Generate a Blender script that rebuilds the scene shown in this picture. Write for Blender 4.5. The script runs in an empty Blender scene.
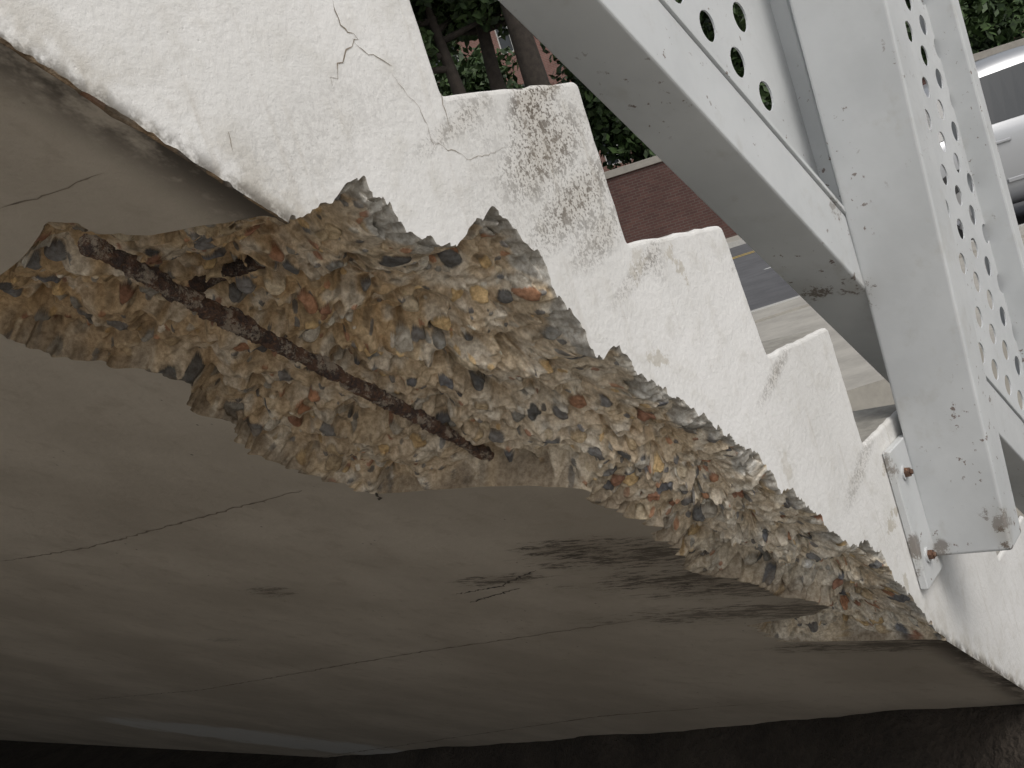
import bpy, bmesh, math, random
import numpy as np
from mathutils import Vector, Matrix
random.seed(4); RS=np.random.RandomState(7)
scn=bpy.context.scene
# ------------------------------------------------------------------ survey frame
F=1080.0
EX=np.array([.5684,-.2647,.7790]); EY=np.array([-.7649,.1788,.6188]); EZ=np.array([-.3031,-.9476,-.1009])
D=0.62
TH=math.atan(.808); C=math.cos(TH); S=math.sin(TH)
E=np.array([C,0,-S]); W=np.array([S,0,C]); Q0=C*.8915*D
def ray(x,y):
    r=np.array([x-512.,y-384.,F]); return np.array([r@EX,r@EY,r@EZ])
def side(x,y,Y=D):
    r=ray(x,y); return r*(Y/r[1])
def under(x,y,q=0.0):
    r=ray(x,y); return r*((Q0+q)/(r@W))
def onX(x,y,X):
    r=ray(x,y); return r*(X/r[0])
def suv(x,y):
    p=side(x,y); return (p@E, p@W-Q0)
def uuv(x,y):
    p=under(x,y); return (p@E, -(p[1]-D))
GZ=-2.1
# ------------------------------------------------------------------ helpers
def obj(name,verts,faces,mat=None,parent=None,smooth=False):
    me=bpy.data.meshes.new(name); me.from_pydata([tuple(map(float,v)) for v in verts],[],faces); me.update()
    o=bpy.data.objects.new(name,me); scn.collection.objects.link(o)
    if mat: 
        for m in (mat if isinstance(mat,(list,tuple)) else [mat]): me.materials.append(m)
    if parent: o.parent=parent
    if smooth:
        for p in me.polygons: p.use_smooth=True
    return o
def empty(name):
    o=bpy.data.objects.new(name,None); scn.collection.objects.link(o); return o
def boxvf(x0,x1,y0,y1,z0,z1):
    v=[(x,y,z) for x in (x0,x1) for y in (y0,y1) for z in (z0,z1)]
    f=[(0,1,3,2),(4,6,7,5),(0,4,5,1),(2,3,7,6),(0,2,6,4),(1,5,7,3)]
    return v,f
def box(name,x0,x1,y0,y1,z0,z1,mat,parent=None,bev=0):
    v,f=boxvf(x0,x1,y0,y1,z0,z1); o=obj(name,v,f,mat,parent)
    if bev:
        m=o.modifiers.new('b','BEVEL'); m.width=bev; m.segments=2
    return o
def hexa(name,pts,mat,parent=None,bev=0):
    f=[(0,1,3,2),(4,6,7,5),(0,4,5,1),(2,3,7,6),(0,2,6,4),(1,5,7,3)]
    o=obj(name,pts,f,mat,parent)
    bm=bmesh.new(); bm.from_mesh(o.data); bmesh.ops.recalc_face_normals(bm,faces=bm.faces); bm.to_mesh(o.data); bm.free()
    if bev:
        m=o.modifiers.new('b','BEVEL'); m.width=bev; m.segments=3
    return o
def tubevf(pts,rad,seg=10,base=0,wob=0):
    pts=[np.array(p,float) for p in pts]; vs=[];fs=[]
    for i,p in enumerate(pts):
        t=pts[min(i+1,len(pts)-1)]-pts[max(i-1,0)]; t/=np.linalg.norm(t)
        a=np.cross(t,[0.31,0.2,.93]); 
        if np.linalg.norm(a)<.1: a=np.cross(t,[1,0,0])
        a/=np.linalg.norm(a); b=np.cross(t,a)
        for k in range(seg):
            an=2*math.pi*k/seg; r=rad[i]*(1+wob*(random.random()-.5))
            vs.append(p+a*math.cos(an)*r+b*math.sin(an)*r)
    for i in range(len(pts)-1):
        for k in range(seg):
            k2=(k+1)%seg
            fs.append((base+i*seg+k,base+i*seg+k2,base+(i+1)*seg+k2,base+(i+1)*seg+k))
    fs.append(tuple(base+k for k in range(seg))[::-1]); fs.append(tuple(base+(len(pts)-1)*seg+k for k in range(seg)))
    return vs,fs
# ------------------------------------------------------------------ numpy noise
def h4(ix,iy,iz,seed):
    with np.errstate(over='ignore'):
        h=(ix.astype(np.int64)*73856093)^(iy.astype(np.int64)*19349663)^(iz.astype(np.int64)*83492791)^(seed*2654435761)
        h=h.astype(np.uint32)
        out=[]
        for k in range(4):
            h=h^(h>>np.uint32(16)); h=h*np.uint32(0x7feb352d); h=h^(h>>np.uint32(15)); h=h*np.uint32(0x846ca68b); h=h^(h>>np.uint32(16))
            out.append(h.astype(np.float64)/4294967295.0); h=h+np.uint32(0x9e3779b9)
    return out
def worley(P,sc,seed):
    Q=P/sc; B=np.floor(Q).astype(np.int64); n=len(P)
    best=np.full(n,9.); sec=np.full(n,9.); vec=np.zeros((n,3)); idc=np.zeros((n,3),np.int64)
    for dx in(-1,0,1):
        for dy in(-1,0,1):
            for dz in(-1,0,1):
                c=B+np.array([dx,dy,dz]); r=h4(c[:,0],c[:,1],c[:,2],seed)
                v=Q-(c+np.stack(r[:3],1)); d=(v*v).sum(1)
                m=d<best; sec=np.where(m,best,np.minimum(sec,d)); best=np.where(m,d,best)
                vec[m]=v[m]; idc[m]=c[m]
    return np.sqrt(best),np.sqrt(sec),vec,idc
def facet(P,sc,seed,off,tilt):
    f1,f2,v,i=worley(P,sc,seed); r=h4(i[:,0],i[:,1],i[:,2],seed+91)
    T=(np.stack(r[:3],1)-.5)*2
    return (r[3]-.5)*off+(v*T).sum(1)*tilt
def vnoise(P,sc,seed):
    Q=P/sc; B=np.floor(Q).astype(np.int64); f=Q-B; f=f*f*(3-2*f); out=0
    for dx in(0,1):
        for dy in(0,1):
            for dz in(0,1):
                r=h4(B[:,0]+dx,B[:,1]+dy,B[:,2]+dz,seed)[0]
                out=out+r*(f[:,0] if dx else 1-f[:,0])*(f[:,1] if dy else 1-f[:,1])*(f[:,2] if dz else 1-f[:,2])
    return out
def n1(u,sc,seed):
    P=np.stack([u,u*0+.37,u*0+.11],1); return vnoise(P,sc,seed)-.5
def gsm(a,n):
    k=np.exp(-np.linspace(-2.2,2.2,2*n+1)**2); k/=k.sum()
    return np.convolve(np.pad(a,n,mode='edge'),k,'valid')
# ------------------------------------------------------------------ node helpers
class M:
    def __init__(s,name):
        s.m=bpy.data.materials.new(name); s.m.use_nodes=True; s.t=s.m.node_tree; s.b=s.t.nodes['Principled BSDF']
    def n(s,ty,**k):
        x=s.t.nodes.new(ty)
        for a,b in k.items(): setattr(x,a,b)
        return x
    def l(s,a,b): s.t.links.new(a,b)
    def inp(s,sock,v):
        if isinstance(v,bpy.types.NodeSocket): s.l(v,sock)
        elif v is not None: 
            if isinstance(v,tuple) and len(v)==3 and sock.type=='RGBA': v=v+(1,)
            sock.default_value=v
    def math(s,op,a,b=None,c=None,clamp=False):
        x=s.n('ShaderNodeMath',operation=op,use_clamp=clamp); s.inp(x.inputs[0],a)
        if b is not None: s.inp(x.inputs[1],b)
        if c is not None: s.inp(x.inputs[2],c)
        return x.outputs[0]
    def vm(s,op,a,b=None):
        x=s.n('ShaderNodeVectorMath',operation=op); s.inp(x.inputs[0],a)
        if b is not None: s.inp(x.inputs[1],b)
        return x.outputs['Value'] if op in('DOT_PRODUCT','LENGTH','DISTANCE') else x.outputs[0]
    def mix(s,f,a,b,bt='MIX'):
        x=s.n('ShaderNodeMix',data_type='RGBA',blend_type=bt); s.inp(x.inputs[0],f); s.inp(x.inputs[6],a); s.inp(x.inputs[7],b); return x.outputs[2]
    def noise(s,v,sc,det=4,ro=.55,dist=0):
        x=s.n('ShaderNodeTexNoise'); s.inp(x.inputs['Vector'],v); x.inputs['Scale'].default_value=sc; x.inputs['Detail'].default_value=det; x.inputs['Roughness'].default_value=ro; x.inputs['Distortion'].default_value=dist; return x.outputs['Fac']
    def vor(s,v,sc,feat='F1',out='Distance'):
        x=s.n('ShaderNodeTexVoronoi',feature=feat); s.inp(x.inputs['Vector'],v); x.inputs['Scale'].default_value=sc; return x.outputs[out]
    def rng(s,v,a,b,c=0.,d=1.):
        x=s.n('ShaderNodeMapRange',interpolation_type='SMOOTHSTEP'); s.inp(x.inputs[0],v)
        for i,k in enumerate((a,b,c,d)): x.inputs[i+1].default_value=k
        return x.outputs[0]
    def comb(s,a,b,c=0.):
        x=s.n('ShaderNodeCombineXYZ'); s.inp(x.inputs[0],a); s.inp(x.inputs[1],b); s.inp(x.inputs[2],c); return x.outputs[0]
    def co(s,k='Object'): return s.n('ShaderNodeTexCoord').outputs[k]
    def bump(s,h,st=.5,dist=.01,prev=None):
        x=s.n('ShaderNodeBump'); s.inp(x.inputs['Height'],h); x.inputs['Strength'].default_value=st; x.inputs['Distance'].default_value=dist
        if prev is not None: s.l(prev,x.inputs['Normal'])
        return x.outputs[0]
    def out(s,col=None,rough=None,norm=None,metal=None):
        s.inp(s.b.inputs['Base Color'],col); s.inp(s.b.inputs['Roughness'],rough); s.inp(s.b.inputs['Metallic'],metal)
        if norm is not None: s.l(norm,s.b.inputs['Normal'])
        return s.m
    def uvw(s):
        o=s.co(); u=s.vm('DOT_PRODUCT',o,tuple(E)); v=s.math('SUBTRACT',s.vm('DOT_PRODUCT',o,tuple(W)),Q0)
        x=s.n('ShaderNodeSeparateXYZ'); s.l(o,x.inputs[0]); p=s.math('SUBTRACT',x.outputs[1],D)
        return o,u,v,p,x
    def spot(s,a,b,ca,cb,ra,rb,rot=0,soft=1.):
        da=s.math('SUBTRACT',a,ca); db=s.math('SUBTRACT',b,cb)
        cr,sr=math.cos(rot),math.sin(rot)
        x=s.math('ADD',s.math('MULTIPLY',da,cr/ra),s.math('MULTIPLY',db,sr/ra))
        y=s.math('ADD',s.math('MULTIPLY',da,-sr/rb),s.math('MULTIPLY',db,cr/rb))
        d=s.math('SQRT',s.math('ADD',s.math('MULTIPLY',x,x),s.math('MULTIPLY',y,y)))
        return s.rng(d,1.,1.-soft)
def plain(name,col,rough=.8,metal=0,var=.12,sc=8,bst=.2,bd=.004):
    m=M(name); o=m.co(); n=m.noise(o,sc,4,.6); n2=m.noise(o,sc*9,3,.6)
    f=m.math('ADD',m.math('MULTIPLY',n,.7),m.math('MULTIPLY',n2,.3))
    c=m.mix(m.rng(f,.3,.7),tuple(x*(1-var) for x in col),tuple(min(1,x*(1+var)) for x in col))
    return m.out(c,rough,m.bump(n2,bst,bd),metal)
# ------------------------------------------------------------------ materials
def mat_side():
    m=M('white_masonry_paint'); o,u,v,p,xs=m.uvw()
    n=m.noise(o,3,5,.6); n2=m.noise(o,26,5,.65); n3=m.noise(o,140,3,.6); n4=m.noise(o,75,4,.7)
    c=m.mix(m.rng(n,.35,.7),(.71,.70,.675),(.82,.81,.79))
    c=m.mix(m.math('MULTIPLY',m.rng(n2,.48,.75),.42),c,(.56,.535,.48))
    rim=m.math('MULTIPLY',m.rng(v,.06,.0),m.rng(n2,.38,.60)); c=m.mix(m.math('MULTIPLY',rim,.5),c,(.42,.38,.31))
    gr=m.math('MULTIPLY',m.rng(v,.018,.0),m.rng(m.noise(o,40,4,.7),.36,.54)); c=m.mix(m.math('MULTIPLY',gr,.88),c,(.10,.085,.065))
    sp=m.rng(m.noise(o,300,2,.5),.54,.62); sp2=m.rng(m.noise(o,120,4,.7),.53,.60); sp3=m.rng(n4,.53,.61)
    both=m.math('MAXIMUM',m.math('MAXIMUM',sp,sp2),m.math('MULTIPLY',sp3,.8))
    for (x,y,ra,rb,k) in ((532,114,.06,.032,1.),(526,98,.04,.020,1.),(545,150,.11,.042,1.),(578,200,.13,.032,.9),(548,88,.05,.018,1.),(600,235,.09,.03,.65),(655,262,.03,.03,.4),(745,250,.08,.014,.6),(545,165,.2,.09,.25),(455,125,.09,.014,.5),(640,270,.1,.014,.5),(775,375,.1,.014,.5),(860,470,.12,.02,.45),(300,150,.25,.05,.14),(470,105,.05,.05,.25)):
        a,b=suv(x,y); mk=m.spot(u,v,a,b,ra,rb,1.0,1.)
        k2=m.math('MULTIPLY',both,m.math('MULTIPLY',m.math('POWER',mk,.5),k)); c=m.mix(k2,c,(.075,.06,.048))
        c=m.mix(m.math('MULTIPLY',mk,.36*k),c,(.40,.35,.28))
    wn=m.math('SUBTRACT',m.math('ADD',m.math('MULTIPLY',n2,.5),m.math('MULTIPLY',n4,.5)),.5)
    for (x,y,ra,rb,rot,k) in ((679,266,.034,.024,-.2,.8),(660,358,.03,.018,.3,.8),(640,268,.03,.03,.9,.5),(786,466,.02,.02,0,.4),(893,520,.05,.02,.9,.9),(905,585,.03,.02,.9,.8),(885,470,.03,.014,.9,.8),(1005,520,.04,.02,.9,.6)):
        a,b=suv(x,y); mk=m.spot(u,v,a,b,ra*1.3,rb*1.3,rot,1.)
        k2=m.rng(m.math('ADD',m.math('MULTIPLY',mk,.55),m.math('MULTIPLY',wn,2.8)),.30,.42); k2=m.math('MULTIPLY',k2,m.rng(mk,.02,.3))
        c=m.mix(m.math('MULTIPLY',k2,.7*k),c,(.46,.415,.33))
    dr=m.noise(m.comb(m.math('MULTIPLY',xs.outputs[0],60),m.math('MULTIPLY',xs.outputs[2],4)),1,3,.6)
    c=m.mix(m.math('MULTIPLY',m.rng(dr,.54,.8),.38),c,(.48,.44,.38))
    h=m.math('ADD',m.math('MULTIPLY',n3,.35),m.math('MULTIPLY',n2,.65))
    pit=m.rng(m.vor(o,70),.0,.10); h=m.math('ADD',h,m.math('MULTIPLY',pit,.12))
    return m.out(c,.75,m.bump(h,.5,.0055))
def mat_under():
    m=M('soffit_render'); o,u,v,p,xs=m.uvw()
    n=m.noise(o,2.2,5,.6); n2=m.noise(o,22,5,.65); n3=m.noise(o,120,3,.6)
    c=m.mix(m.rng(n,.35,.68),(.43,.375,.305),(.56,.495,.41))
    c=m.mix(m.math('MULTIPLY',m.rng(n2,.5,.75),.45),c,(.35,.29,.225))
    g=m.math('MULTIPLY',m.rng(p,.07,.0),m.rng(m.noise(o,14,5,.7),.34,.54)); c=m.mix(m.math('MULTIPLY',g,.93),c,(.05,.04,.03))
    st=m.noise(m.comb(m.math('MULTIPLY',u,75),m.math('MULTIPLY',p,14)),1.,8,.82,.2)
    for (x,y,ra,rb,k) in ((640,556,.10,.30,1.),(700,578,.09,.36,1.),(575,548,.07,.18,1.),(500,580,.05,.16,.9),(760,588,.08,.35,.9),(900,645,.08,.4,.9),(225,640,.05,.1,.3),(800,610,.1,.6,.8),(270,592,.06,.11,.7)):
        a,b=uuv(x,y); mk=m.spot(u,p,a,-b,ra,rb,0,1.)
        k2=m.rng(m.math('ADD',m.math('MULTIPLY',mk,.13),st),.565,.65); k2=m.math('MULTIPLY',k2,m.rng(mk,0,.45))
        c=m.mix(m.math('MULTIPLY',k2,.85*k),c,(.03,.026,.022))
        c=m.mix(m.math('MULTIPLY',mk,.38*k),c,(.2,.16,.115))
    a,b=uuv(258,738); mk=m.spot(u,p,a,-b,.55,1.3,.5,.7); c=m.mix(m.math('MULTIPLY',m.rng(m.math('MULTIPLY',mk,m.noise(o,5,6,.7)),.20,.42),.7),c,(.7,.7,.68))
    sp=m.rng(m.vor(o,34),.09,.04); sp=m.math('MULTIPLY',sp,m.rng(m.noise(o,9,2,.5),.50,.60)); c=m.mix(m.math('MULTIPLY',sp,.8),c,(.06,.05,.045))
    h=m.math('ADD',m.math('MULTIPLY',n3,.3),m.math('MULTIPLY',n2,.7))
    return m.out(c,.85,m.bump(h,.4,.005))
def mat_spall():
    m=M('broken_concrete'); o=m.co(); a=m.n('ShaderNodeAttribute',attribute_name='Col').outputs['Color']
    n=m.noise(o,160,5,.7); n2=m.noise(o,500,3,.7)
    c=m.mix(m.rng(n,.3,.72),m.mix(1.,a,(.64,.58,.51),'MULTIPLY'),m.mix(1.,a,(1.2,1.19,1.16),'MULTIPLY'))
    h=m.math('ADD',m.math('MULTIPLY',n,.6),m.math('MULTIPLY',n2,.4))
    return m.out(c,.85,m.bump(h,.75,.0032))
def mat_rust(name,dark,pale=1.):
    m=M(name); o=m.co(); n=m.noise(o,60,5,.7); n2=m.noise(o,230,4,.75)
    c=m.mix(m.rng(n,.40,.62),(.06*dark,.042*dark,.036*dark),(.15*dark,.082*dark,.052*dark))
    c=m.mix(m.math('MULTIPLY',m.rng(n2,.52,.64),.5),c,(.23*dark,.115*dark,.06*dark))
    c=m.mix(m.math('MULTIPLY',m.rng(m.noise(o,36,6,.85),.51,.58),.75*pale),c,(.38*dark,.32*dark,.25*dark))
    return m.out(c,.9,m.bump(m.math('ADD',n,n2),1.,.006))
def mat_rail():
    m=M('grey_white_metal_paint'); o=m.co(); n=m.noise(o,6,4,.6); n2=m.noise(o,70,4,.65); n3=m.noise(o,26,6,.8)
    c=m.mix(m.rng(n,.3,.7),(.56,.575,.58),(.64,.655,.66))
    d=m.rng(m.noise(o,14,5,.7),.54,.74); c=m.mix(m.math('MULTIPLY',d,.25),c,(.38,.355,.30))
    r=m.math('MULTIPLY',m.rng(n2,.63,.68),m.rng(m.noise(o,5,3,.5),.48,.58)); c=m.mix(m.math('MULTIPLY',r,.8),c,(.12,.065,.04))
    for (P,r_,k) in ((side(640,124,.605),.045,.9),(side(690,185,.62),.03,.7),(side(742,240,.66),.04,.7),(side(780,240,.62),.03,1.),(side(808,298,.68),.055,1.),(side(858,296,.605),.05,1.),(side(852,285,.62),.03,.8),(onX(1008,537,XP),.03,1.),(onX(1002,522,XP),.045,.7),(onX(940,552,XP),.03,.7),(side(835,208,.60),.03,.6),(side(600,75,.62),.05,.4),(side(915,560,.606),.06,.8),(side(892,470,.606),.05,.7)):
        mk=m.rng(m.vm('DISTANCE',o,tuple(map(float,P))),r_,0.)
        k2=m.rng(m.math('ADD',m.math('MULTIPLY',mk,.18),n3),.58,.64); c=m.mix(m.math('MULTIPLY',k2,m.math('MULTIPLY',m.rng(mk,0,.3),.88*k)),c,(.10,.065,.045))
        c=m.mix(m.math('MULTIPLY',mk,.28*k),c,(.33,.29,.22))
    return m.out(c,m.rng(n2,.2,.8,.38,.55),m.bump(n2,.15,.002))
def mat_brick(name,c1,c2,mort):
    m=M(name); o=m.co(); x=m.n('ShaderNodeSeparateXYZ'); m.l(o,x.inputs[0])
    v=m.comb(m.math('ADD',x.outputs[0],x.outputs[1]),x.outputs[2])
    b=m.n('ShaderNodeTexBrick'); m.l(v,b.inputs['Vector']); b.inputs['Scale'].default_value=1
    b.inputs['Brick Width'].default_value=.23; b.inputs['Row Height'].default_value=.075; b.inputs['Mortar Size'].default_value=.006
    b.inputs['Color1'].default_value=c1+(1,); b.inputs['Color2'].default_value=c2+(1,); b.inputs['Mortar'].default_value=mort+(1,)
    c=m.mix(m.math('MULTIPLY',m.rng(m.noise(o,1.2,4,.6),.4,.7),.4),b.outputs['Color'],tuple(k*.5 for k in c1))
    return m.out(c,.9,m.bump(b.outputs['Fac'],-.3,.01))
def mat_leaf(name,a,b):
    m=M(name); o=m.co(); n=m.noise(o,1.3,3,.6); n2=m.noise(o,9,2,.5)
    c=m.mix(m.rng(m.math('ADD',m.math('MULTIPLY',n,.6),m.math('MULTIPLY',n2,.4)),.38,.62),a,b)
    return m.out(c,.6)
XP=1.68
MS=mat_side(); MU=mat_under(); MP=mat_spall(); MR=mat_rail()
MT=plain('worn_tread_concrete',(.34,.325,.29),.9,0,.3,9,.5,.004)
MC=plain('crack_dark',(.10,.085,.07),.95,0,.3,60)
MC2=plain('crack_soft',(.24,.2,.155),.95,0,.3,60)
# ------------------------------------------------------------------ spall outlines (surveyed on the two faces)
up_pts=[uuv(*p) for p in ((48,222),(62,222),(80,222),(100,234),(150,236),(190,228),(230,221),(265,215))]+\
 [suv(*p) for p in ((292,211),(318,207),(332,205),(340,194),(350,181),(364,178),(372,190),(384,206),(398,226),(420,238),(446,248),(456,249),(464,238),(474,222),(484,216),(492,204),(502,208),(512,222),(526,234),(540,250),(549,280),(560,300),(578,320),(590,342),(602,358),(614,345),(628,350),(650,374),(680,404),(715,424),(745,442),(770,470),(795,492),(825,522),(850,545),(866,538),(880,548),(893,572),(912,594),(930,622),(946,638))]
lo_pts=[uuv(*p) for p in ((48,224),(38,240),(20,262),(-30,296),(-45,325),(0,332),(30,347),(60,361),(110,367),(150,374),(178,384),(196,416),(235,437),(270,458),(320,476),(350,486),(380,493),(440,489),(500,487),(560,490),(600,505),(640,522),(672,546),(700,572),(740,582),(775,594),(815,605),(822,614),(752,624),(765,634),(790,642),(862,641),(930,637),(946,640))]
def mono(pts):
    a=np.array(pts); a[:,0]=np.maximum.accumulate(a[:,0]+np.arange(len(a))*1e-6); return a
UP=mono(up_pts); LO=mono(lo_pts)
u0=UP[0,0]; u1=max(UP[-1,0],LO[-1,0])
UP[-1]=(u1,0.); LO[-1]=(u1,-.004); LO[0,0]=u0
NU=1300; us=np.linspace(u0,u1,NU)
a_=np.interp(us,UP[:,0],UP[:,1]); b_=np.interp(us,LO[:,0],LO[:,1])
aS=gsm(a_,24); bS=gsm(b_,22)
fade=np.clip(np.minimum(us-u0,u1-us)/.04,0,1)
jag=n1(us,.030,3)*.014+n1(us,.012,5)*.012+n1(us,.0055,6)*.006+n1(us,.003,7)*.003
jag+=np.floor(n1(us,.017,9)*5)/5*.018
a_=gsm(a_,4)+gsm(jag,1)*fade*np.where(a_>0,1,.9)
b_=gsm(b_,9)-(n1(us,.05,13)*.045+n1(us,.018,14)*.04+n1(us,.008,15)*.02+n1(us,.004,16)*.008)*fade
iu292=suv(292,211)[0]
a_=np.where((us>iu292)&(a_<.004),.004*np.clip((us-iu292)/.01,0,1)+.0005,a_)
a_=np.where((us<=iu292)&(a_>-.003),-.003,a_)
b_=np.minimum(b_,a_-.006); b_=np.minimum(b_,-.004)
a_[-1]=0; b_[-1]=-.006
aS=np.where(us>iu292,np.maximum(aS,.003),np.minimum(aS,-.003)); bS=np.minimum(np.minimum(bS,aS-.006),-.004)
def pq(v): return (np.where(v>=0,0,-v),np.where(v>=0,v,0))
def w3(u,p,q): return u[...,None]*E+(Q0+q)[...,None]*W+(D+p)[...,None]*np.array([0,1.,0])
def patch(name,us,a,b,aS,bS,rows,depth,rub,parent,n=2.4,seed=0):
    t=np.linspace(0,1,rows)**1.3
    s=t[None,:]*np.ones((len(us),1)); U=us[:,None]*np.ones((1,rows))
    def prof_(A,B):
        A=A[:,None];B=-B[:,None]; pos=A>=0
        return np.where(pos,B*s,-A+(B+A)*s),np.where(pos,A*(1-s)**n,0),np.where(pos,np.sqrt(A*A+B*B),B+A)
    p,q,wid=prof_(a,b); p2,q2,_=prof_(aS,bS); A=a[:,None]
    ed=np.minimum(s,1-s)*wid
    et=np.minimum(np.abs(U-us[0]),np.abs(us[-1]-U))
    def sm(x): x=np.clip(x,0,1); return x*x*(3-2*x)
    bl=sm(np.minimum(ed,et)/.024)
    p=p*(1-bl)+p2*bl; q=q*(1-bl)+q2*bl
    # a steep little lip most of the way round, feathering out in places along the soffit
    lipw=.006+np.where(s>.5,.014*np.clip(n1(us,.05,88)*3+.35,0,1)[:,None],0)
    env=sm(np.minimum(ed,et)/lipw); env2=sm(np.minimum(ed,et)/.045)
    P=w3(U,p,q).reshape(-1,3); X=P+0
    warp=(np.stack([vnoise(P,.02,21+k) for k in range(3)],1)-.5)*.016
    Pw=P+warp
    def blur(h,k):
        h=h.reshape(len(us),rows)
        for _ in range(k):
            g=np.pad(h,1,mode='edge'); h=(g[:-2,1:-1]+g[2:,1:-1]+2*h)/4; g=np.pad(h,1,mode='edge'); h=(g[1:-1,:-2]+g[1:-1,2:]+2*h)/4
        return h.reshape(-1)
    pore=np.clip(vnoise(Pw,.016,71)-.66,0,1)*.07+np.clip(vnoise(Pw,.036,72)-.60,0,1)*.07
    h=(vnoise(P,.09,8+seed)-.5)*.028+(vnoise(Pw,.045,9+seed)-.5)*.018+facet(Pw,.055,1+seed,.010,.009)+facet(Pw,.029,2+seed,.009,.009)+facet(Pw+warp*.5,.0135,3+seed,.0048,.005)+pore
    h=blur(h,2)+facet(P,.006,4+seed,.0010,.0010)
    SC=.024
    f1,f2,vec,ic=worley(P+warp*.5,SC,11+seed); r=h4(ic[:,0],ic[:,1],ic[:,2],77)
    ang=vnoise(P,.008,55)
    R=.32+.24*r[1]; ff_=f1+(ang-.5)*.16
    stone=(r[0]<.46)&(ff_<R*.95)
    T=(np.stack(h4(ic[:,0],ic[:,1],ic[:,2],99)[:3],1)-.5)
    dome=np.sqrt(np.clip(R*R-f1*f1,0,None))*SC
    hs=-np.minimum(dome*.75,SC*.24)+(vec*T).sum(1)*.010-.0005
    h=np.where(stone,h*.55+hs,h)
    sock=(r[0]>.84)&(f1<.42); h=np.where(sock,h+np.sqrt(np.clip(.42**2-f1**2,0,None))*SC*.95,h)
    F1,F2,V2,I2=worley(P+warp*.3,.0105,12+seed); R2=h4(I2[:,0],I2[:,1],I2[:,2],177)
    pebble=(~stone)&(R2[0]<.34)&(F1<.38); h=np.where(pebble,h-np.sqrt(np.clip(.38**2-F1**2,0,None))*.0105*.8,h)
    h=blur(h,1)
    envf=env.reshape(-1); env2f=env2.reshape(-1)
    dep=envf*(.36*depth)+env2f*depth*.75+h*envf*rub
    dep=np.where(envf>0,np.maximum(dep,.0005*envf),0)
    posb=np.clip(A/.01,0,1)*np.ones_like(s)
    ph=np.radians(np.where(posb>0,90-posb*62*(1-np.clip(s/.6,0,1)),90)).reshape(-1)
    X=X+dep[:,None]*(np.cos(ph)[:,None]*np.array([0,1.,0])+np.sin(ph)[:,None]*W)
    big=vnoise(P,.13,31); med=vnoise(P,.035,32); fin=vnoise(P,.008,33); fin2=vnoise(P,.018,34)
    sf=s.reshape(-1); Uf=U.reshape(-1); pf=p.reshape(-1); edf=ed.reshape(-1)
    och=np.array([.62,.46,.28]); tan=np.array([.72,.60,.43]); pale=np.array([.88,.855,.79])
    k=np.clip((Uf-u0)/(u1-u0)*1.2-.08+(big-.5)*1.1,0,1)[:,None]
    col=och*(1-k)+(tan*.35+pale*.65)*k
    mm=np.clip((med-.45)*3,0,1)[:,None]; col=col*(1-mm*.5)+tan*mm*.5
    f3=np.clip((fin2-.48)*4,0,1)[:,None]; col=col*(1-f3*.55)+pale*f3*.55
    dk=np.clip((fin-.62)*5,0,1)[:,None]; col=col*(1-dk*.38)
    pal=np.array([[.20,.205,.22],[.30,.305,.30],[.12,.13,.145],[.52,.27,.16],[.56,.45,.30],[.76,.56,.30],[.88,.85,.78],[.40,.20,.13],[.15,.165,.20],[.64,.61,.55],[.24,.25,.27],[.76,.66,.50]])
    sc=pal[(r[2]*11.999).astype(int)]*(.8+.4*r[3])[:,None]*(.85+.3*fin[:,None])
    col=np.where(stone[:,None],sc*.92+col*.08,col)
    sc2=pal[(R2[2]*11.999).astype(int)]*(.8+.4*R2[3])[:,None]; col=np.where(pebble[:,None],sc2*.82+col*.18,col)
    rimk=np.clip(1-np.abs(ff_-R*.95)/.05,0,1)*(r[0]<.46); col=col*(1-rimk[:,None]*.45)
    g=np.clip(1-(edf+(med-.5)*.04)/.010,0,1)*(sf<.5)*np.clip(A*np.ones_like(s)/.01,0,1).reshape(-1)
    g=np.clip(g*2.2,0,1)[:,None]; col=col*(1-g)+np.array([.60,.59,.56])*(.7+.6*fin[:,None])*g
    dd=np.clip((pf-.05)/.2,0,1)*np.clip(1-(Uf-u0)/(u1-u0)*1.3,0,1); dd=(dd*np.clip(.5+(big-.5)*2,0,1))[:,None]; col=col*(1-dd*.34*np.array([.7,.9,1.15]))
    # render colour plus painted shade on the soffit edge, which tilts toward light
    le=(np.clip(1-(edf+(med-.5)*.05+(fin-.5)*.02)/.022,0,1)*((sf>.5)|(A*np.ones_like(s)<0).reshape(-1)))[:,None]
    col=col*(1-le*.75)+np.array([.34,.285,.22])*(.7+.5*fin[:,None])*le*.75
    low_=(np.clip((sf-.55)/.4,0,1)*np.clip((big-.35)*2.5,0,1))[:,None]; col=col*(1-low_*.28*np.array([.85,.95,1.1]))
    if name=='crumbled_arris': col=col*np.array([.36,.32,.28])
    nu=len(us); idx=np.arange(nu*rows).reshape(nu,rows)
    fc=np.stack([idx[:-1,:-1],idx[:-1,1:],idx[1:,1:],idx[1:,:-1]],-1).reshape(-1,4)
    me=bpy.data.meshes.new(name); me.vertices.add(len(X)); me.vertices.foreach_set('co',X.astype(np.float32).ravel())
    me.loops.add(fc.size); me.loops.foreach_set('vertex_index',fc.astype(np.int32).ravel())
    me.polygons.add(len(fc)); me.polygons.foreach_set('loop_start',np.arange(0,fc.size,4,dtype=np.int32))
    try: me.polygons.foreach_set('loop_total',np.full(len(fc),4,np.int32))
    except Exception: pass
    me.update(calc_edges=True); me.validate()
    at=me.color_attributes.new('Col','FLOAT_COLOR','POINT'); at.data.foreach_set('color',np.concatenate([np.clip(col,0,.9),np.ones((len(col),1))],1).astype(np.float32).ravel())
    me.materials.append(MP); o=bpy.data.objects.new(name,me); scn.collection.objects.link(o); o.parent=parent
    return o
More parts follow.
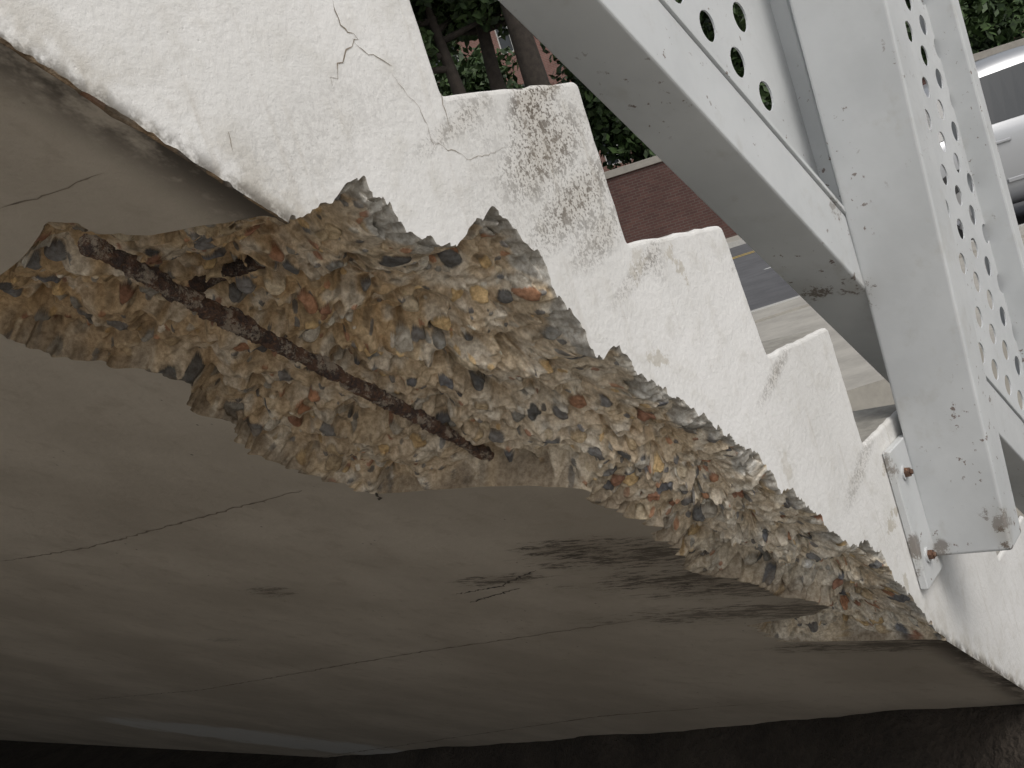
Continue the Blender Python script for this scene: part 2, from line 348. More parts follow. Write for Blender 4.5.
stair=empty('concrete_staircase')
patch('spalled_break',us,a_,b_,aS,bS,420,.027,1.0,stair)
NC=900; usc=np.linspace(-.25,iu292,NC)
ac=.0012+np.clip(n1(usc,.05,41)*.004+n1(usc,.011,42)*.003+n1(usc,.005,43)*.002,-.0008,.006)
bc=-(.004+np.clip(n1(usc,.06,44)*.014+n1(usc,.013,45)*.008+n1(usc,.006,46)*.004,-.002,.02))
ac[-1]=a_[us>iu292][0]; bc[-1]=-.003; ac[0]=.0008;bc[0]=-.001
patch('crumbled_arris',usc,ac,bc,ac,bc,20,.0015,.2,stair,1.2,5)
# ------------------------------------------------------------------ flight body
prof=[]
surv={0:((1.3125,.2776),(1.3080,.58)),1:((1.7037,-.0191),(1.7027,.2824)),2:((2.128,-.3405),(2.0937,-.044)),3:((2.50,-.665),(2.49,-.36))}
for k in range(12,3,-1):
    x=2.50+.386*(k-3); zt=-.665-.3125*(k-4); zb=zt-.3125
    prof+=[(x+.004,zb if k<12 else GZ/D-.02),(x,zt)]
for k in (3,2,1,0): prof+=[surv[k][0],surv[k][1]]
for k in range(1,9):
    x=1.305-.39*k; prof+=[(x+.004,.58+.305*(k-1)),(x,.58+.305*k)]
prof+=[(-7.,.58+.305*8)]
prof=[(x*D,z*D) for x,z in prof]
out=[]; uneven=random.Random(3)
for i,(x,z) in enumerate(prof):
    if 0<i<len(prof)-1:
        a=np.array(prof[i-1]); p=np.array([x,z]); b=np.array(prof[i+1]); r=.011 if i%2==1 else .006
        da=(a-p)/np.linalg.norm(a-p); db=(b-p)/np.linalg.norm(b-p)
        for t in (0,.25,.5,.75,1): out.append(tuple((1-t)**2*(p+da*r)+2*t*(1-t)*p+t*t*(p+db*r)))
    else: out.append((x,z))
fine=[out[0]]
for a,b in zip(out[:-1],out[1:]):
    L=math.hypot(b[0]-a[0],b[1]-a[1]); n=int(L/.018) if L<1 else 1
    for k in range(1,n):
        t=k/n; fine.append((a[0]+(b[0]-a[0])*t+uneven.uniform(-.0014,.0014),a[1]+(b[1]-a[1])*t+uneven.uniform(-.0014,.0014)))
    fine.append(b)
WID=8.6
def Sp(u,v): p,q=pq(np.array(v)); return np.array(u)*E+(Q0+q)*W+(D+p)*np.array([0,1,0])
uR=((Q0*C)-(GZ-.02))/S
ltop=3.02*D-.26
uTop=((Q0*C)-ltop)/S
low=[Sp(usc[i],ac[i]) for i in range(NC)]+[Sp(us[i],a_[i]) for i in range(NU) if us[i]>iu292+1e-5]
low=[Sp(uTop,0)]+low+[Sp(uR,0)]
xTop=low[0][0]
loop=[np.array([-7*D,D,ltop])]+low+[np.array([x,D,z]) for x,z in fine]
bm=bmesh.new()
fv=[bm.verts.new(p) for p in loop]; bm.faces.new(fv)
ntop=len(fine); top=fv[-ntop:]
bk=[bm.verts.new((v.co.x,D+WID,v.co.z)) for v in top]
for i in range(ntop-1):
    f=bm.faces.new((top[i],top[i+1],bk[i+1],bk[i])); f.material_index=1
bmesh.ops.recalc_face_normals(bm,faces=bm.faces)
ts=set(top)
ed=[e for e in bm.edges if e.verts[0] in ts and e.verts[1] in ts]
bmesh.ops.bevel(bm,geom=ed,offset=.006,segments=3,affect='EDGES',profile=.5)
ff=[bm.verts.new((x,D+WID,z)) for x,z in fine]+[bm.verts.new((-7*D,D+WID,ltop)),bm.verts.new((xTop,D+WID,ltop)),bm.verts.new(tuple(Sp(uR,0)+np.array([0,WID,0])))]
bm.faces.new(ff)
me=bpy.data.meshes.new('flight'); bm.to_mesh(me); bm.free()
me.materials.append(MS); me.materials.append(MT)
fl=bpy.data.objects.new('flight',me); scn.collection.objects.link(fl); fl.parent=stair
def Uv(u,v): return u*E+Q0*W+(D-v)*np.array([0,1,0])
mU=us<=iu292
vst=float(a_[0])
n1p=[Uv(uTop,-.0005)]+[Uv(usc[i],bc[i]) for i in range(NC)]+[Uv(us[i],a_[i]) for i in range(NU) if mU[i]][::-1]+[Uv(uTop,vst)]
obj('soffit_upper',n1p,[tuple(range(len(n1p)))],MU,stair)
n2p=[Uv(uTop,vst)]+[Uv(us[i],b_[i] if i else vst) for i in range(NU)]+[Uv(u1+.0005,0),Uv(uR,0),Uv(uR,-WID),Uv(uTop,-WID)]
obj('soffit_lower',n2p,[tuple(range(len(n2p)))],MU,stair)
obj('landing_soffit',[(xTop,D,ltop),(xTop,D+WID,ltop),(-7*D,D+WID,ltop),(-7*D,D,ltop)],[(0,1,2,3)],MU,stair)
MDW=plain('dark_shade_wall',(.12,.11,.09),.95,0,.3,3)  # shade put into the wall colour to keep the underside dark
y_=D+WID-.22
obj('light_closing_wall',[(-4.3,y_,GZ-.05),(uR*C,y_,GZ-.05),(xTop,y_,ltop+.02),(-4.3,y_,ltop+.02)],[(0,1,2,3)],MDW,stair)  # wall added to close off light under the flight
def ribbon(name,pts,fn,nrm,width,mat,jit=.002,step=.006):
    P=[fn(*p) for p in pts]; Q=[P[0]]
    for a,b in zip(P[:-1],P[1:]):
        n=max(2,int(np.linalg.norm(b-a)/step))
        for k in range(1,n+1):
            q=a+(b-a)*k/n
            if k<n: 
                j=RS.randn(3)*jit*.5; j-=nrm*(j@nrm); q=q+j
            Q.append(q)
    vs=[];fs=[]
    for i,q in enumerate(Q):
        t=Q[min(i+1,len(Q)-1)]-Q[max(0,i-1)]; s=np.cross(t,nrm); s/=np.linalg.norm(s)+1e-9
        w=width*(.25+.9*RS.rand())*min(1,.2+6*min(i,len(Q)-1-i)/len(Q))
        vs+= [q+s*w/2+nrm*.0005,q-s*w/2+nrm*.0005]
    for i in range(len(Q)-1): fs.append((2*i,2*i+1,2*i+3,2*i+2))
    return obj(name,vs,fs,mat,stair)
NS=np.array([0,-1.,0]); NUn=-W
ribbon('crack',[(328,-6),(340,25),(358,40),(345,52),(332,86)],side,NS,.0012,MC2,.003,.005)
ribbon('crack',[(352,38),(368,55),(392,66)],side,NS,.0008,MC2,.003,.005)
ribbon('crack',[(228,132),(232,150)],side,NS,.0015,MC2,.001,.004)
ribbon('crack',[(392,75),(420,110),(436,150)],side,NS,.0006,MC2,.003,.005)
ribbon('crack',[(440,93),(447,118),(452,134)],side,NS,.0009,MC2,.002,.005)
ribbon('crack',[(430,140),(470,160),(505,148)],side,NS,.0006,MC2,.003,.005)
ribbon('board_joint',[(-10,563),(90,547),(190,520),(302,490)],under,NUn,.0045,MC2,.003,.012)
ribbon('board_joint',[(60,702),(200,690),(400,655),(650,618)],under,NUn,.006,MC2,.004,.02)
ribbon('board_joint',[(300,760),(600,716),(800,700)],under,NUn,.008,MC2,.005,.03)
ribbon('board_joint',[(0,208),(60,190),(105,172)],under,NUn,.0015,MC2,.003,.01)
for pts in (((456,594),(500,586),(536,570)),((520,588),(470,602)),((376,492),(379,500))):
    ribbon('scratch',pts,under,NUn,.005,MC,.004,.006)
# ------------------------------------------------------------------ reinforcement
def rebar(name,P0,P1,r,mat,rib=.012,wav=.0015,fl=1.):
    P0=np.array(P0);P1=np.array(P1); L=np.linalg.norm(P1-P0); n=int(L/.0013); seg=30
    t=(P1-P0)/L; a=np.cross(t,[0,1,.2]); a/=np.linalg.norm(a); b=np.cross(t,a)
    s=np.linspace(0,L,n); an=np.linspace(0,2*np.pi,seg,endpoint=False)
    Sg,An=np.meshgrid(s,an,indexing='ij')
    cx=(n1(s,.16,61)*wav*6)[:,None]; cy=(n1(s,.12,62)*wav*5)[:,None]
    base=np.stack([Sg.ravel(),(np.cos(An)*.01).ravel(),(np.sin(An)*.01).ravel()],1)
    worn=np.clip((vnoise(base,.05,66).reshape(Sg.shape)-.35)*3,0,1)
    ribh=np.clip(np.sin((Sg/rib+np.sin(An)*.25)*2*np.pi)-.35,0,1)*.0012*worn
    flake=facet(base,.016,67,.0030,.0020)+facet(base,.007,68,.0016,.0012)
    R=r+ribh+(vnoise(base,.03,63).reshape(Sg.shape)-.5)*.004+flake.reshape(Sg.shape)*fl
    e=np.minimum(np.arange(n),n-1-np.arange(n))[:,None]/6.; R=R*np.clip(.55+.45*e,0,1)
    X=P0+Sg[...,None]*t+(cx+np.cos(An)*R)[...,None]*a+(cy+np.sin(An)*R)[...,None]*b
    vs=X.reshape(-1,3); fs=[]
    for i in range(n-1):
        for k in range(seg):
            k2=(k+1)%seg; fs.append((i*seg+k,i*seg+k2,(i+1)*seg+k2,(i+1)*seg+k))
    fs.append(tuple(range(seg))[::-1]); fs.append(tuple((n-1)*seg+k for k in range(seg)))
    return obj(name,vs,fs,mat)
rebar('rusty_rebar',under(80,240,-.008),under(545,486,.052),.0084,mat_rust('rust',1.2))
rebar('rusty_rebar.001',under(192,284,.042),under(330,236,.085),.0075,mat_rust('rust_dark',.8,.9))
# ------------------------------------------------------------------ railing
rail=empty('perforated_metal_railing')
def sb(u,q,Y): return u*E+q*W+np.array([0,Y,0])
def slopebox(name,uA,uB,qa,qb,ya,yb,bev=.004):
    pts=[sb(u,q,y) for u in (uA,uB) for y in (ya,yb) for q in (qa,qb)]
    return hexa(name,pts,MR,rail,bev)
def uatX(X,q): return (X-q*S)/C
uA=-1.9
slopebox('bottom_rail',uA,uatX(2.70,.95),.902,.997,.600,.700)
slopebox('bottom_rail_lip',uA,uatX(2.70,1.0),.999,1.006,.597,.640,.001)
slopebox('top_rail',uA-.2,uatX(2.72,2.05),2.02,2.10,.600,.700)
def ln(p,q,z):
    t=(z-p[2])/(q[2]-p[2]); return p+(q-p)*t
lb,lt=onX(934,557,XP),onX(788,0,XP); rb,rt=onX(1012,548,XP),onX(886,0,XP)
zb=lb[2]; zt=1.25
pts=[]
for dx in (0,.075):
    for (b,t) in ((rb,rt),(lb,lt)):
        for z in (zb,zt):
            p=ln(b,t,z).copy(); p[0]+=dx; pts.append(p)
hexa('post',pts,MR,rail,.005)
box('panel_upright',1.735,1.79,.615,.662,-.12,1.12,MR,rail,.004)
box('panel_upright_end',2.66,2.715,.585,.665,-1.1,.50,MR,rail,.005)
box('end_foot',2.672,2.702,.60,.65,-1.3,-1.1,MR,rail,.003)
v,f=boxvf(1.606,1.70,.606,D-.001,-.675,-.445); bp=obj('base_plate',v,f,MR,rail); bp.modifiers.new('b','BEVEL').width=.002
MB=mat_rust('rust_bolt',1.4)
def bolt(x,z,y):
    vs,fs=tubevf([(x,y,z),(x,y-.003,z)],[.012,.012],20); obj('washer',vs,fs,MR,rail)
    vs,fs=tubevf([(x,y-.003,z),(x,y-.010,z)],[.0085,.0080],6); obj('bolt_head',vs,fs,MB,rail)
    vs,fs=tubevf([(x,y-.010,z),(x,y-.014,z)],[.0045,.004],12); obj('bolt_thread',vs,fs,MB,rail,True)
q=side(906,470,.606); bolt(1.640,q[2],.606); q=side(929,552,.606); bolt(1.640,q[2],.606)
def sheet():
    g=.087; r=.0235; uAh,qA=.9993,1.118; vs=[];fs=[];seg=20
    for i in range(-36,22):
        for j in range(-1,11):
            cu=uAh+i*g; cq=qA+j*g; base=len(vs)
            X=cu*C+cq*S
            if X>2.8: continue
            if 1.65<X<1.87:
                vs+=[sb(cu+a*g/2,cq+b*g/2,.645) for a,b in ((-1,-1),(1,-1),(1,1),(-1,1))]; fs.append((base,base+1,base+2,base+3)); continue
            for k in range(seg):
                an=2*math.pi*(k+.5)/seg; vs.append(sb(cu+r*math.cos(an),cq+r*math.sin(an),.645))
            for k in range(seg):
                an=2*math.pi*(k+.5)/seg; c_,s_=math.cos(an),math.sin(an); mx=max(abs(c_),abs(s_)); vs.append(sb(cu+g/2*c_/mx,cq+g/2*s_/mx,.645))
            for k in range(seg):
                k2=(k+1)%seg; fs.append((base+k,base+k2,base+seg+k2,base+seg+k))
            for cc,(sx,sy) in enumerate(((1,1),(-1,1),(-1,-1),(1,-1))):
                vs.append(sb(cu+sx*g/2,cq+sy*g/2,.645)); ci=len(vs)-1
                ka=int(seg/8+cc*seg/4-.5)%seg; fs.append((base+seg+ka,base+seg+(ka+1)%seg,ci))
    o=obj('perforated_sheet',vs,fs,MR,rail)
    bm=bmesh.new(); bm.from_mesh(o.data); bmesh.ops.remove_doubles(bm,verts=bm.verts,dist=1e-5)
    for co_,no_ in (((2.69,0,0),(1,0,0)),(tuple(sb(0,.99,0)),tuple(-W)),(tuple(sb(0,2.03,0)),tuple(W))):
        bmesh.ops.bisect_plane(bm,geom=bm.verts[:]+bm.edges[:]+bm.faces[:],plane_co=co_,plane_no=no_,clear_outer=True)
    bmesh.ops.recalc_face_normals(bm,faces=bm.faces); bm.to_mesh(o.data); bm.free()
    m=o.modifiers.new('s','SOLIDIFY'); m.thickness=.003
sheet()
# ------------------------------------------------------------------ street setting (local frame: x along street, y away)
ROT=-math.atan2(.783,.622)
def place(o): o.rotation_euler=(0,0,ROT); return o
gm=M('ground_mat'); o_=gm.co(); gn=gm.noise(o_,1.5,6,.65); gn2=gm.noise(o_,30,4,.6)
MG=gm.out(gm.mix(gm.rng(gn,.3,.7),(.36,.34,.31),(.46,.44,.40)),.95,gm.bump(gn2,.5,.01))
obj('ground',[(-300,-300,GZ),(300,-300,GZ),(300,300,GZ),(-300,300,GZ)],[(0,1,2,3)],MG)
MSHADE=plain('dark_shade_fill',(.040,.032,.025),1,0,.4,5,.8,.02)  # near-black so the ground under the flight reads as deep shade
obj('shade_fill_ground',[(-3.6,.75,GZ+.004),(.4,.75,GZ+.004),(.4,-1.8,GZ+.004),(3.6,-1.8,GZ+.004),(3.6,8.9,GZ+.004),(-3.6,8.9,GZ+.004)],[(0,1,2,3,4,5)],MSHADE)  # dark sheet added to cut bounce light onto the soffit
gx=np.linspace(.9,3.7,90); gy=np.linspace(-.9,8.7,200)
GXX,GYY=np.meshgrid(gx,gy,indexing='ij')
Xc=2.05+.31*(np.clip(GYY,.2,9)-.62)
zc_=(Q0-Xc*S)/C; PP=np.stack([GXX.ravel(),GYY.ravel(),GXX.ravel()*0],1)
nz=((vnoise(PP,.35,81)-.5)*.14+(vnoise(PP,.12,82)-.5)*.07+(vnoise(PP,.05,83)-.5)*.03).reshape(GXX.shape)
Zb=np.where(GXX<Xc,zc_-1.0*(Xc-GXX),zc_); Zb=np.where(GXX>Xc,np.minimum(Zb,(Q0-GXX*S)/C+.12),Zb)+nz*np.clip((Xc-GXX)/.2+.4,0,1)
edge=np.clip((GYY+.9)/.5,0,1); Zb=np.maximum(GZ+.02,GZ+(Zb-GZ)*edge)
vv=np.stack([GXX,GYY,Zb],-1).reshape(-1,3); I=np.arange(90*200).reshape(90,200)
obj('shade_fill_bank',vv,np.stack([I[:-1,:-1],I[1:,:-1],I[1:,1:],I[:-1,1:]],-1).reshape(-1,4).tolist(),MSHADE,None,True)  # added bank: blocks light, its dark colour stands in for shade
MA=plain('asphalt',(.11,.11,.115),.9,0,.2,3,.5,.006); MPV=plain('paving',(.38,.36,.32),.9,0,.15,3,.3,.005)
RZ=-1.12
v,f=boxvf(-150,150,9.55,26,GZ-.1,RZ)
place(obj('road',v,f,MA))
place(box('pavement',-150,150,8.75,9.4,GZ-.1,-1.0,MPV)); place(box('kerb',-150,150,9.402,9.548,GZ-.1,-.995,plain('kerbstone',(.45,.44,.41))))
place(box('paved_terrace',1.2,60,5.0,8.745,GZ-.1,-1.02,MPV))
place(box('pavement.001',-150,150,26.15,30,GZ-.1,-1.0,MPV)); place(box('kerb.001',-150,150,26.002,26.148,GZ-.1,-.995,plain('kerbstone2',(.45,.44,.41))))
MY=plain('yellow_line',(.60,.42,.10),.8); 
place(obj('road_marking',[(x,y,RZ+.004) for x,y in ((-150,21.0),(150,21.0),(150,21.16),(-150,21.16))]+[(x,y,RZ+.004) for x,y in ((-150,21.4),(150,21.4),(150,21.56),(-150,21.56))],[(0,1,2,3),(4,5,6,7)],MY))
MWL=plain('white_line',(.7,.7,.68),.8)
vs=[];fs=[]
for k in range(-30,30):
    b=len(vs); vs+=[(k*4.,15.6,RZ+.004),(k*4+2.,15.6,RZ+.004),(k*4+2.,15.72,RZ+.004),(k*4.,15.72,RZ+.004)]; fs.append((b,b+1,b+2,b+3))
place(obj('road_marking.001',vs,fs,MWL))
place(obj('lawn',[(x,y,-.99) for x,y in ((-150,30.2),(150,30.2),(150,250),(-150,250))],[(0,1,2,3)],plain('grass_ground',(.06,.09,.03),.95,0,.3,2)))
MBW=mat_brick('red_brick',(.105,.05,.042),(.075,.036,.032),(.12,.105,.09))
bw=empty('brick_wall'); place(bw)
box('wall_body',-120,120,30,30.3,-1.05,1.55,MBW,bw); box('coping',-120,120,29.93,30.37,1.553,1.75,plain('coping_concrete',(.30,.28,.25)),bw,.01)
bb=empty('brick_building'); place(bb)
MBB=mat_brick('pink_brick',(.24,.12,.10),(.20,.10,.085),(.26,.22,.19))
MGL=M('window_glass').out((.03,.035,.04),.08); MWF=plain('window_frame_white',(.5,.5,.48),.5)
X0,X1,YB=-16,34,50.
wins=[]
x=X0+1.5
while x<X1-2: wins.append((x,x+1.2)); x+=3.1
vs=[];fs=[]
def q4(a,b,c,d,V,Fc): n=len(V); V+=[a,b,c,d]; Fc.append((n,n+1,n+2,n+3))
gv=[];gf=[];fvv=[];fff=[]
for st in range(4):
    z0=-1+st*3.1; z1=z0+3.1; wa,wb=z0+1.0,z0+2.6
    q4((X0,YB,z0),(X1,YB,z0),(X1,YB,wa),(X0,YB,wa),vs,fs); q4((X0,YB,wb),(X1,YB,wb),(X1,YB,z1),(X0,YB,z1),vs,fs)
    cx=X0
    for a,b in wins:
        q4((cx,YB,wa),(a,YB,wa),(a,YB,wb),(cx,YB,wb),vs,fs); cx=b
        q4((a,YB,wa),(a,YB+.15,wa),(a,YB+.15,wb),(a,YB,wb),vs,fs); q4((b,YB,wa),(b,YB+.15,wa),(b,YB+.15,wb),(b,YB,wb),vs,fs)
        q4((a,YB,wa),(b,YB,wa),(b,YB+.15,wa),(a,YB+.15,wa),vs,fs); q4((a,YB,wb),(b,YB,wb),(b,YB+.15,wb),(a,YB+.15,wb),vs,fs)
        q4((a,YB+.15,wa),(b,YB+.15,wa),(b,YB+.15,wb),(a,YB+.15,wb),gv,gf)
        for (p,q,r_,s_) in ((a,a+.06,wa,wb),(b-.06,b,wa,wb),((a+b)/2-.03,(a+b)/2+.03,wa,wb),(a,b,wa,wa+.06),(a,b,wb-.06,wb),(a,b,wa+.8,wa+.85)):
            v,f=boxvf(p,q,YB+.08,YB+.14,r_,s_); n=len(fvv); fvv+=v; fff+=[tuple(i+n for i in k) for k in f]
    q4((cx,YB,wa),(X1,YB,wa),(X1,YB,wb),(cx,YB,wb),vs,fs)
H=-1+4*3.1
for (a,b) in (((X0,YB),(X0,YB+12)),((X1,YB),(X1,YB+12)),((X0,YB+12),(X1,YB+12))):
    q4((a[0],a[1],-1),(b[0],b[1],-1),(b[0],b[1],H),(a[0],a[1],H),vs,fs)
obj('walls',vs,fs,MBB,bb); obj('glazing',gv,gf,MGL,bb); obj('window_frames',fvv,fff,MWF,bb)
obj('roof',[(X0-.4,YB-.4,H),(X1+.4,YB-.4,H),(X1+.4,YB+12.4,H),(X0-.4,YB+12.4,H),(X0+4,YB+6,H+3),(X1-4,YB+6,H+3)],[(0,1,5,4),(1,2,5),(2,3,4,5),(3,0,4),(3,2,1,0)],plain('roof_tile',(.12,.1,.09)),bb)
LM=mat_leaf('leaves',(.018,.035,.012),(.06,.105,.03)); LM2=mat_leaf('leaves_light',(.04,.08,.02),(.11,.18,.05)); BK=plain('bark',(.045,.036,.029),.95,0,.35,7,.8,.03)
def leaves(cs,nper,size,rs):
    V=[];Fc=[];base=0
    for (c,r) in cs:
        n=int(nper*r*r)
        d=rs.randn(n,3); d/=np.linalg.norm(d,axis=1)[:,None]; rad=r*(rs.rand(n)**.45)
        P=np.array(c)+d*rad[:,None]*np.array([1,1,.75])
        a=rs.randn(n,3); a/=np.linalg.norm(a,axis=1)[:,None]; b=np.cross(a,rs.randn(n,3)); b/=np.linalg.norm(b,axis=1)[:,None]
        s=size*(.6+.8*rs.rand(n))[:,None]
        V.append(np.stack([P-a*s,P-b*s*.5,P+a*s,P+b*s*.5],1).reshape(-1,3))
        Fc+= [(base+4*i,base+4*i+1,base+4*i+2,base+4*i+3) for i in range(n)]; base+=4*n
    return np.concatenate(V),Fc
def tree(x,y,h,tr,cr,cb,seed,leafmat,nper=240,ls=.16):
    rr=random.Random(seed); rs=np.random.RandomState(seed); e=empty('street_tree'); place(e)
    z0=-1.02; pts=[]; n=8; lx=rr.uniform(-.3,.3); ly=rr.uniform(-.3,.3)
    for i in range(n+1):
        t=i/n; pts.append((x+lx*t*t+rr.uniform(-.05,.05),y+ly*t+rr.uniform(-.05,.05),z0+h*.8*t))
    rad=[tr*(1.35 if i==0 else 1)*(1-.75*(i/n)**1.5) for i in range(n+1)]
    V,Fc=tubevf(pts,rad,12,0,.12); cs=[]
    for k in range(11):
        i=rr.uniform(cb,.97)*n; j=min(int(i),n-1); p=np.array(pts[j])+(np.array(pts[j+1])-np.array(pts[j]))*(i-j)
        an=rr.uniform(0,6.28); L=cr*rr.uniform(.6,1.)*(1.15-.5*i/n); q=p+np.array([math.cos(an)*L,math.sin(an)*L,L*rr.uniform(.25,.7)]); m_=(p+q)/2+np.array([0,0,-.15*L])
        v,f=tubevf([p,m_,q],[tr*.38,tr*.22,tr*.07],7,len(V)); V+=v;Fc+=f
        cs.append((q,rr.uniform(.9,1.5)*cr/3)); cs.append((m_+np.array([0,0,.3]),rr.uniform(.6,1.1)*cr/3))
        for _ in range(2): cs.append((q+np.array([rr.uniform(-1,1),rr.uniform(-1,1),rr.uniform(-.6,.8)])*cr*.35,rr.uniform(.5,1.)*cr/3))
    cs.append((np.array(pts[-1])+np.array([0,0,.4]),cr/2.4))
    obj('trunk',V,Fc,BK,e,True); lv,lf=leaves(cs,nper,ls,rs); obj('crown',lv,lf,leafmat,e)
tree(1.05,28.3,11.6,.27,3.0,.68,1,LM)
tree(1.95,29.1,12.4,.30,3.0,.72,2,LM)
tree(2.9,27.7,13.4,.42,3.0,.80,3,LM)
tree(7.5,34,9,.25,3.6,.30,4,LM)
tree(-1.6,36,11,.28,3.4,.35,5,LM)
tree(2.9,41,10,.26,2.6,.45,12,LM)
tree(17.5,34,7,.22,3.2,.3,6,LM)
tree(13,38,11,.3,4.,.3,7,LM)
tree(23,36,9,.25,3.5,.3,8,LM2)
rs=np.random.RandomState(3); cs=[]
for k in range(150):
    cs.append(((rs.uniform(-20,40),rs.uniform(31.2,33.5),rs.uniform(-.6,2.6)),rs.uniform(.6,1.2)))
for k in range(34): cs.append(((rs.uniform(4.2,12),rs.uniform(31.2,33.5),rs.uniform(2.,6.)),rs.uniform(.7,1.3)))
for k in range(9): cs.append(((rs.uniform(-1.,3.4),rs.uniform(32,34),rs.uniform(2.5,5.)),rs.uniform(.4,.9)))
for k in range(9): cs.append(((rs.uniform(.2,1.6),rs.uniform(40,42),rs.uniform(6.,9.5)),rs.uniform(.6,1.1)))
lv,lf=leaves(cs,210,.13,rs); place(obj('shrubbery',lv,lf,LM))
cs=[]
for k in range(220): cs.append(((rs.uniform(-110,110),rs.uniform(66,80),rs.uniform(0,11)),rs.uniform(2,4)))
lv,lf=leaves(cs,26,.6,rs); place(obj('distant_tree_row',lv,lf,LM))
# out-of-view leaf mass added to block side light and darken the soffit
cs=[]
for k in range(230): cs.append(((rs.uniform(.65,3.4),rs.uniform(-1.3,-.3),GZ+rs.uniform(.1,1.3)),rs.uniform(.17,.26)))
lv,lf=leaves(cs,2300,.036,rs); obj('light_block_hedge',lv,lf,mat_leaf('light_block_leaves',(.015,.026,.010),(.035,.055,.018)))
# ------------------------------------------------------------------ parked car
car=empty('parked_car'); place(car)
MCP=M('silver_car_paint'); cp=MCP.noise(MCP.co(),400,2,.5); MCP.b.inputs['Coat Weight'].default_value=.4
MCP=MCP.out(MCP.mix(cp,(.38,.39,.405),(.46,.47,.485)),.34,None,.5)
MTY=plain('tyre',(.025,.025,.025),.85); MRM=M('alloy_rim').out((.4,.4,.41),.3,None,.8); MBL=plain('black_trim',(.03,.03,.03),.6)
MTL=M('tail_lamp').out((.35,.02,.02),.2)
cx0,cy0=3.85,11.2
st=[(0,.42,.76,.84,.70,.60),(.06,.30,.90,1.00,.82,.66),(.30,.25,.96,1.22,.88,.60),(.75,.22,1.0,1.52,.90,.60),(1.3,.2,1.0,1.66,.91,.62),(2.0,.2,.99,1.70,.91,.63),(2.6,.2,.98,1.62,.91,.62),(3.1,.2,.97,1.36,.91,.62),(3.5,.2,.96,1.06,.90,.70),(4.1,.22,.88,.95,.87,.66),(4.5,.27,.74,.80,.78,.56),(4.62,.36,.62,.66,.66,.46)]
V=[];Fc=[]
def ring(x,zb,zl,zt,hw,rw):
    half=[(hw*.90,zb),(hw*.985,zb+.14),(hw,zb+(zl-zb)*.5),(hw*.985,zl-.05),(hw*.955,zl),(rw+.05,zt-.10*(zt-zl)-.01),(rw-.06,zt-.01),(rw*.5,zt+.02)]
    return [(x,-a,b) for a,b in half]+[(x,a,b) for a,b in half[::-1]]
for s_ in st: V+=ring(*s_)
nr=16
for i in range(len(st)-1):
    for k in range(nr-1): Fc.append((i*nr+k,(i+1)*nr+k,(i+1)*nr+k+1,i*nr+k+1))
    Fc.append((i*nr+nr-1,(i+1)*nr+nr-1,(i+1)*nr,i*nr))
Fc.append(tuple(range(nr))); Fc.append(tuple((len(st)-1)*nr+k for k in range(nr))[::-1])
V=[(x+cx0,y+cy0,z+RZ) for x,y,z in V]
cb=obj('body',V,Fc,MCP,car,True); sm_=cb.modifiers.new('s','SUBSURF'); sm_.levels=2; sm_.render_levels=2
def interp(x):
    for a,b in zip(st[:-1],st[1:]):
        if a[0]<=x<=b[0]:
            t=(x-a[0])/(b[0]-a[0]); return [a[k]+(b[k]-a[k])*t for k in range(6)]
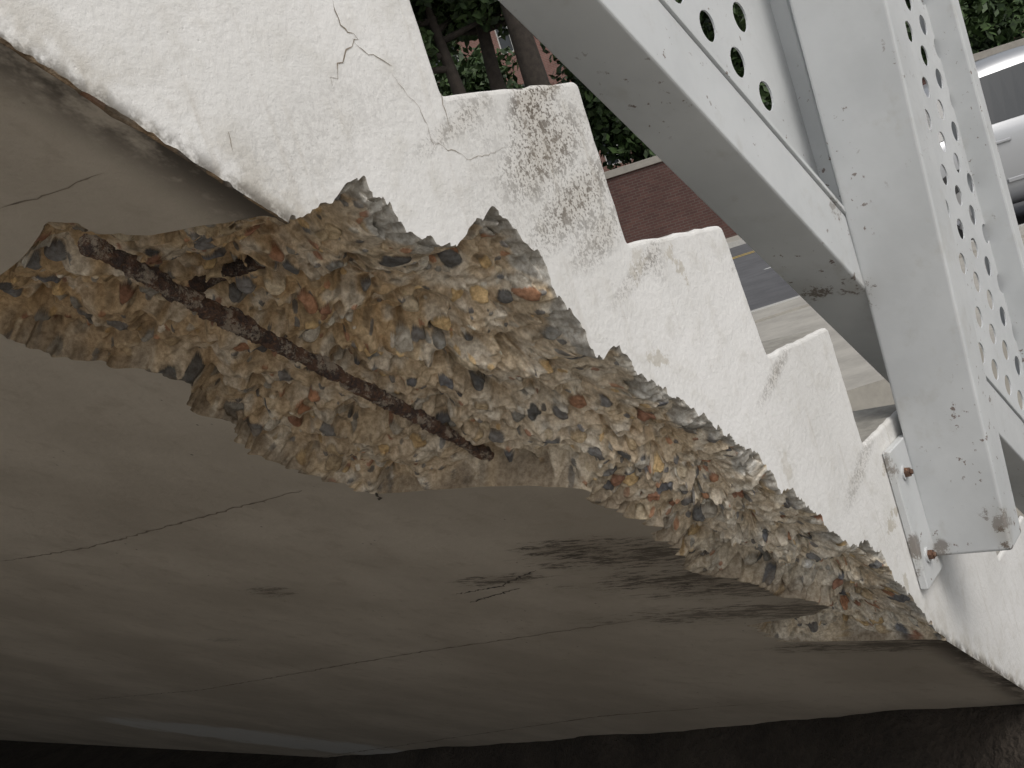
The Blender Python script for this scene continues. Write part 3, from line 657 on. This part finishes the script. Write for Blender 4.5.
for sgn in (-1,1):
    for (xa,xb,ia,ib) in ((.55,1.0,.10,0),(1.06,2.0,0,0),(2.08,3.05,0,.32)):
        vs=[];n=8
        for i in range(n+1):
            x=xa+(xb-xa)*i/n; _,zb_,zl,zt_,hw,rw=interp(x)
            f0=.07; f1=.84
            t=i/n; 
            if ib and t>.35: f1=.84-(t-.35)/.65*.5
            if ia and t<.5: f1=.84-(.5-t)*1.0
            for f_ in (f0,f1): 
                yy=hw*.955+(rw+.05-hw*.955)*f_; zz=zl+(zt_-zl)*.9*f_; vs.append((x+cx0,sgn*(yy+.006)+cy0,zz+RZ))
        obj('side_window',vs,[(2*i,2*i+1,2*i+3,2*i+2) for i in range(n)],MGL,car)
    for xs_ in (1.03,2.04,3.08):
        _,zb_,zl,zt_,hw,rw=interp(xs_)
        vs=[(xs_+cx0-.004,sgn*(hw+.002)+cy0,zb_+.14+RZ),(xs_+cx0+.004,sgn*(hw+.002)+cy0,zb_+.14+RZ),(xs_+cx0+.004,sgn*(hw*.965+.004)+cy0,zl+RZ),(xs_+cx0-.004,sgn*(hw*.965+.004)+cy0,zl+RZ)]
        obj('door_seam',vs,[(0,1,2,3)],MBL,car)
    for xs_ in (1.18,2.2):
        v,f=boxvf(xs_+cx0,xs_+cx0+.2,sgn*.905+cy0-.018,sgn*.905+cy0+.018,.84+RZ,.875+RZ); o=obj('door_handle',v,f,MCP,car); o.modifiers.new('b','BEVEL').width=.01
    v,f=boxvf(cx0+1.25,cx0+3.3,sgn*.905+cy0-.012,sgn*.905+cy0+.012,.46+RZ,.50+RZ); obj('rub_strip',v,f,MCP,car).modifiers.new('b','BEVEL').width=.005
    for wx in (.82,3.72):
        y0=cy0+sgn*.70; y1=cy0+sgn*.915
        vs,fs=tubevf([(cx0+wx,y0,RZ+.33),(cx0+wx,y0+sgn*.02,RZ+.33),(cx0+wx,y1-sgn*.03,RZ+.33),(cx0+wx,y1,RZ+.33)],[.30,.33,.33,.30],32); obj('tyre',vs,fs,MTY,car,True)
        vs,fs=tubevf([(cx0+wx,y1-sgn*.01,RZ+.33),(cx0+wx,y1+sgn*.006,RZ+.33)],[.21,.20],32); obj('rim',vs,fs,MRM,car)
        for k in range(5):
            an=k*1.2566; c_,s_=math.cos(an),math.sin(an)
            vs,fs=tubevf([(cx0+wx+c_*.05,y1+sgn*.012,RZ+.33+s_*.05),(cx0+wx+c_*.19,y1+sgn*.010,RZ+.33+s_*.19)],[.022,.028],6); obj('spoke',vs,fs,MRM,car)
        vs,fs=tubevf([(cx0+wx,y0-sgn*.02,RZ+.36),(cx0+wx,cy0+sgn*.906,RZ+.36)],[.37,.37],32); obj('wheel_arch',vs,fs,MBL,car)
    v,f=boxvf(cx0+.04,cx0+.30,cy0+sgn*.80-.04,cy0+sgn*.80+.04,.78+RZ,.95+RZ); o=obj('tail_lamp',v,f,MTL,car); o.modifiers.new('b','BEVEL').width=.03
    v,f=boxvf(cx0+2.72,cx0+2.86,cy0+sgn*.98-.09,cy0+sgn*.98+.09,.98+RZ,1.12+RZ); o=obj('mirror',v,f,MCP,car); o.modifiers.new('b','BEVEL').width=.03
# ------------------------------------------------------------------ light
w=bpy.data.worlds.new('World'); scn.world=w; w.use_nodes=True; nt=w.node_tree; bg=nt.nodes['Background']
sky=nt.nodes.new('ShaderNodeTexSky'); sky.sky_type='NISHITA'; sky.sun_disc=False
EL=math.radians(52); RO=math.radians(205)
sky.sun_elevation=EL; sky.sun_rotation=RO; sky.dust_density=4; sky.air_density=1.2; sky.ozone_density=1
hs=nt.nodes.new('ShaderNodeHueSaturation'); hs.inputs['Saturation'].default_value=.32
nt.links.new(sky.outputs[0],hs.inputs['Color']); nt.links.new(hs.outputs[0],bg.inputs[0]); bg.inputs[1].default_value=.116
sd=Vector((math.sin(RO)*math.cos(EL),math.cos(RO)*math.cos(EL),math.sin(EL)))
L=bpy.data.lights.new('sun','SUN'); L.energy=1.0; L.angle=math.radians(25); L.color=(1,.96,.9)
lo=bpy.data.objects.new('sun',L); scn.collection.objects.link(lo); lo.rotation_euler=sd.to_track_quat('Z','Y').to_euler()
# ------------------------------------------------------------------ camera
cam=bpy.data.cameras.new('Camera'); co=bpy.data.objects.new('Camera',cam); scn.collection.objects.link(co)
R=Matrix(((EX[0],-EX[1],-EX[2]),(EY[0],-EY[1],-EY[2]),(EZ[0],-EZ[1],-EZ[2]))).to_4x4()
q=R.to_quaternion(); co.rotation_mode='QUATERNION'; co.rotation_quaternion=q
cam.sensor_width=36; cam.lens=F/1024*36; cam.clip_start=.02; cam.clip_end=800
scn.camera=co
scn.view_settings.view_transform='Standard'; scn.view_settings.look='None'; scn.view_settings.exposure=0
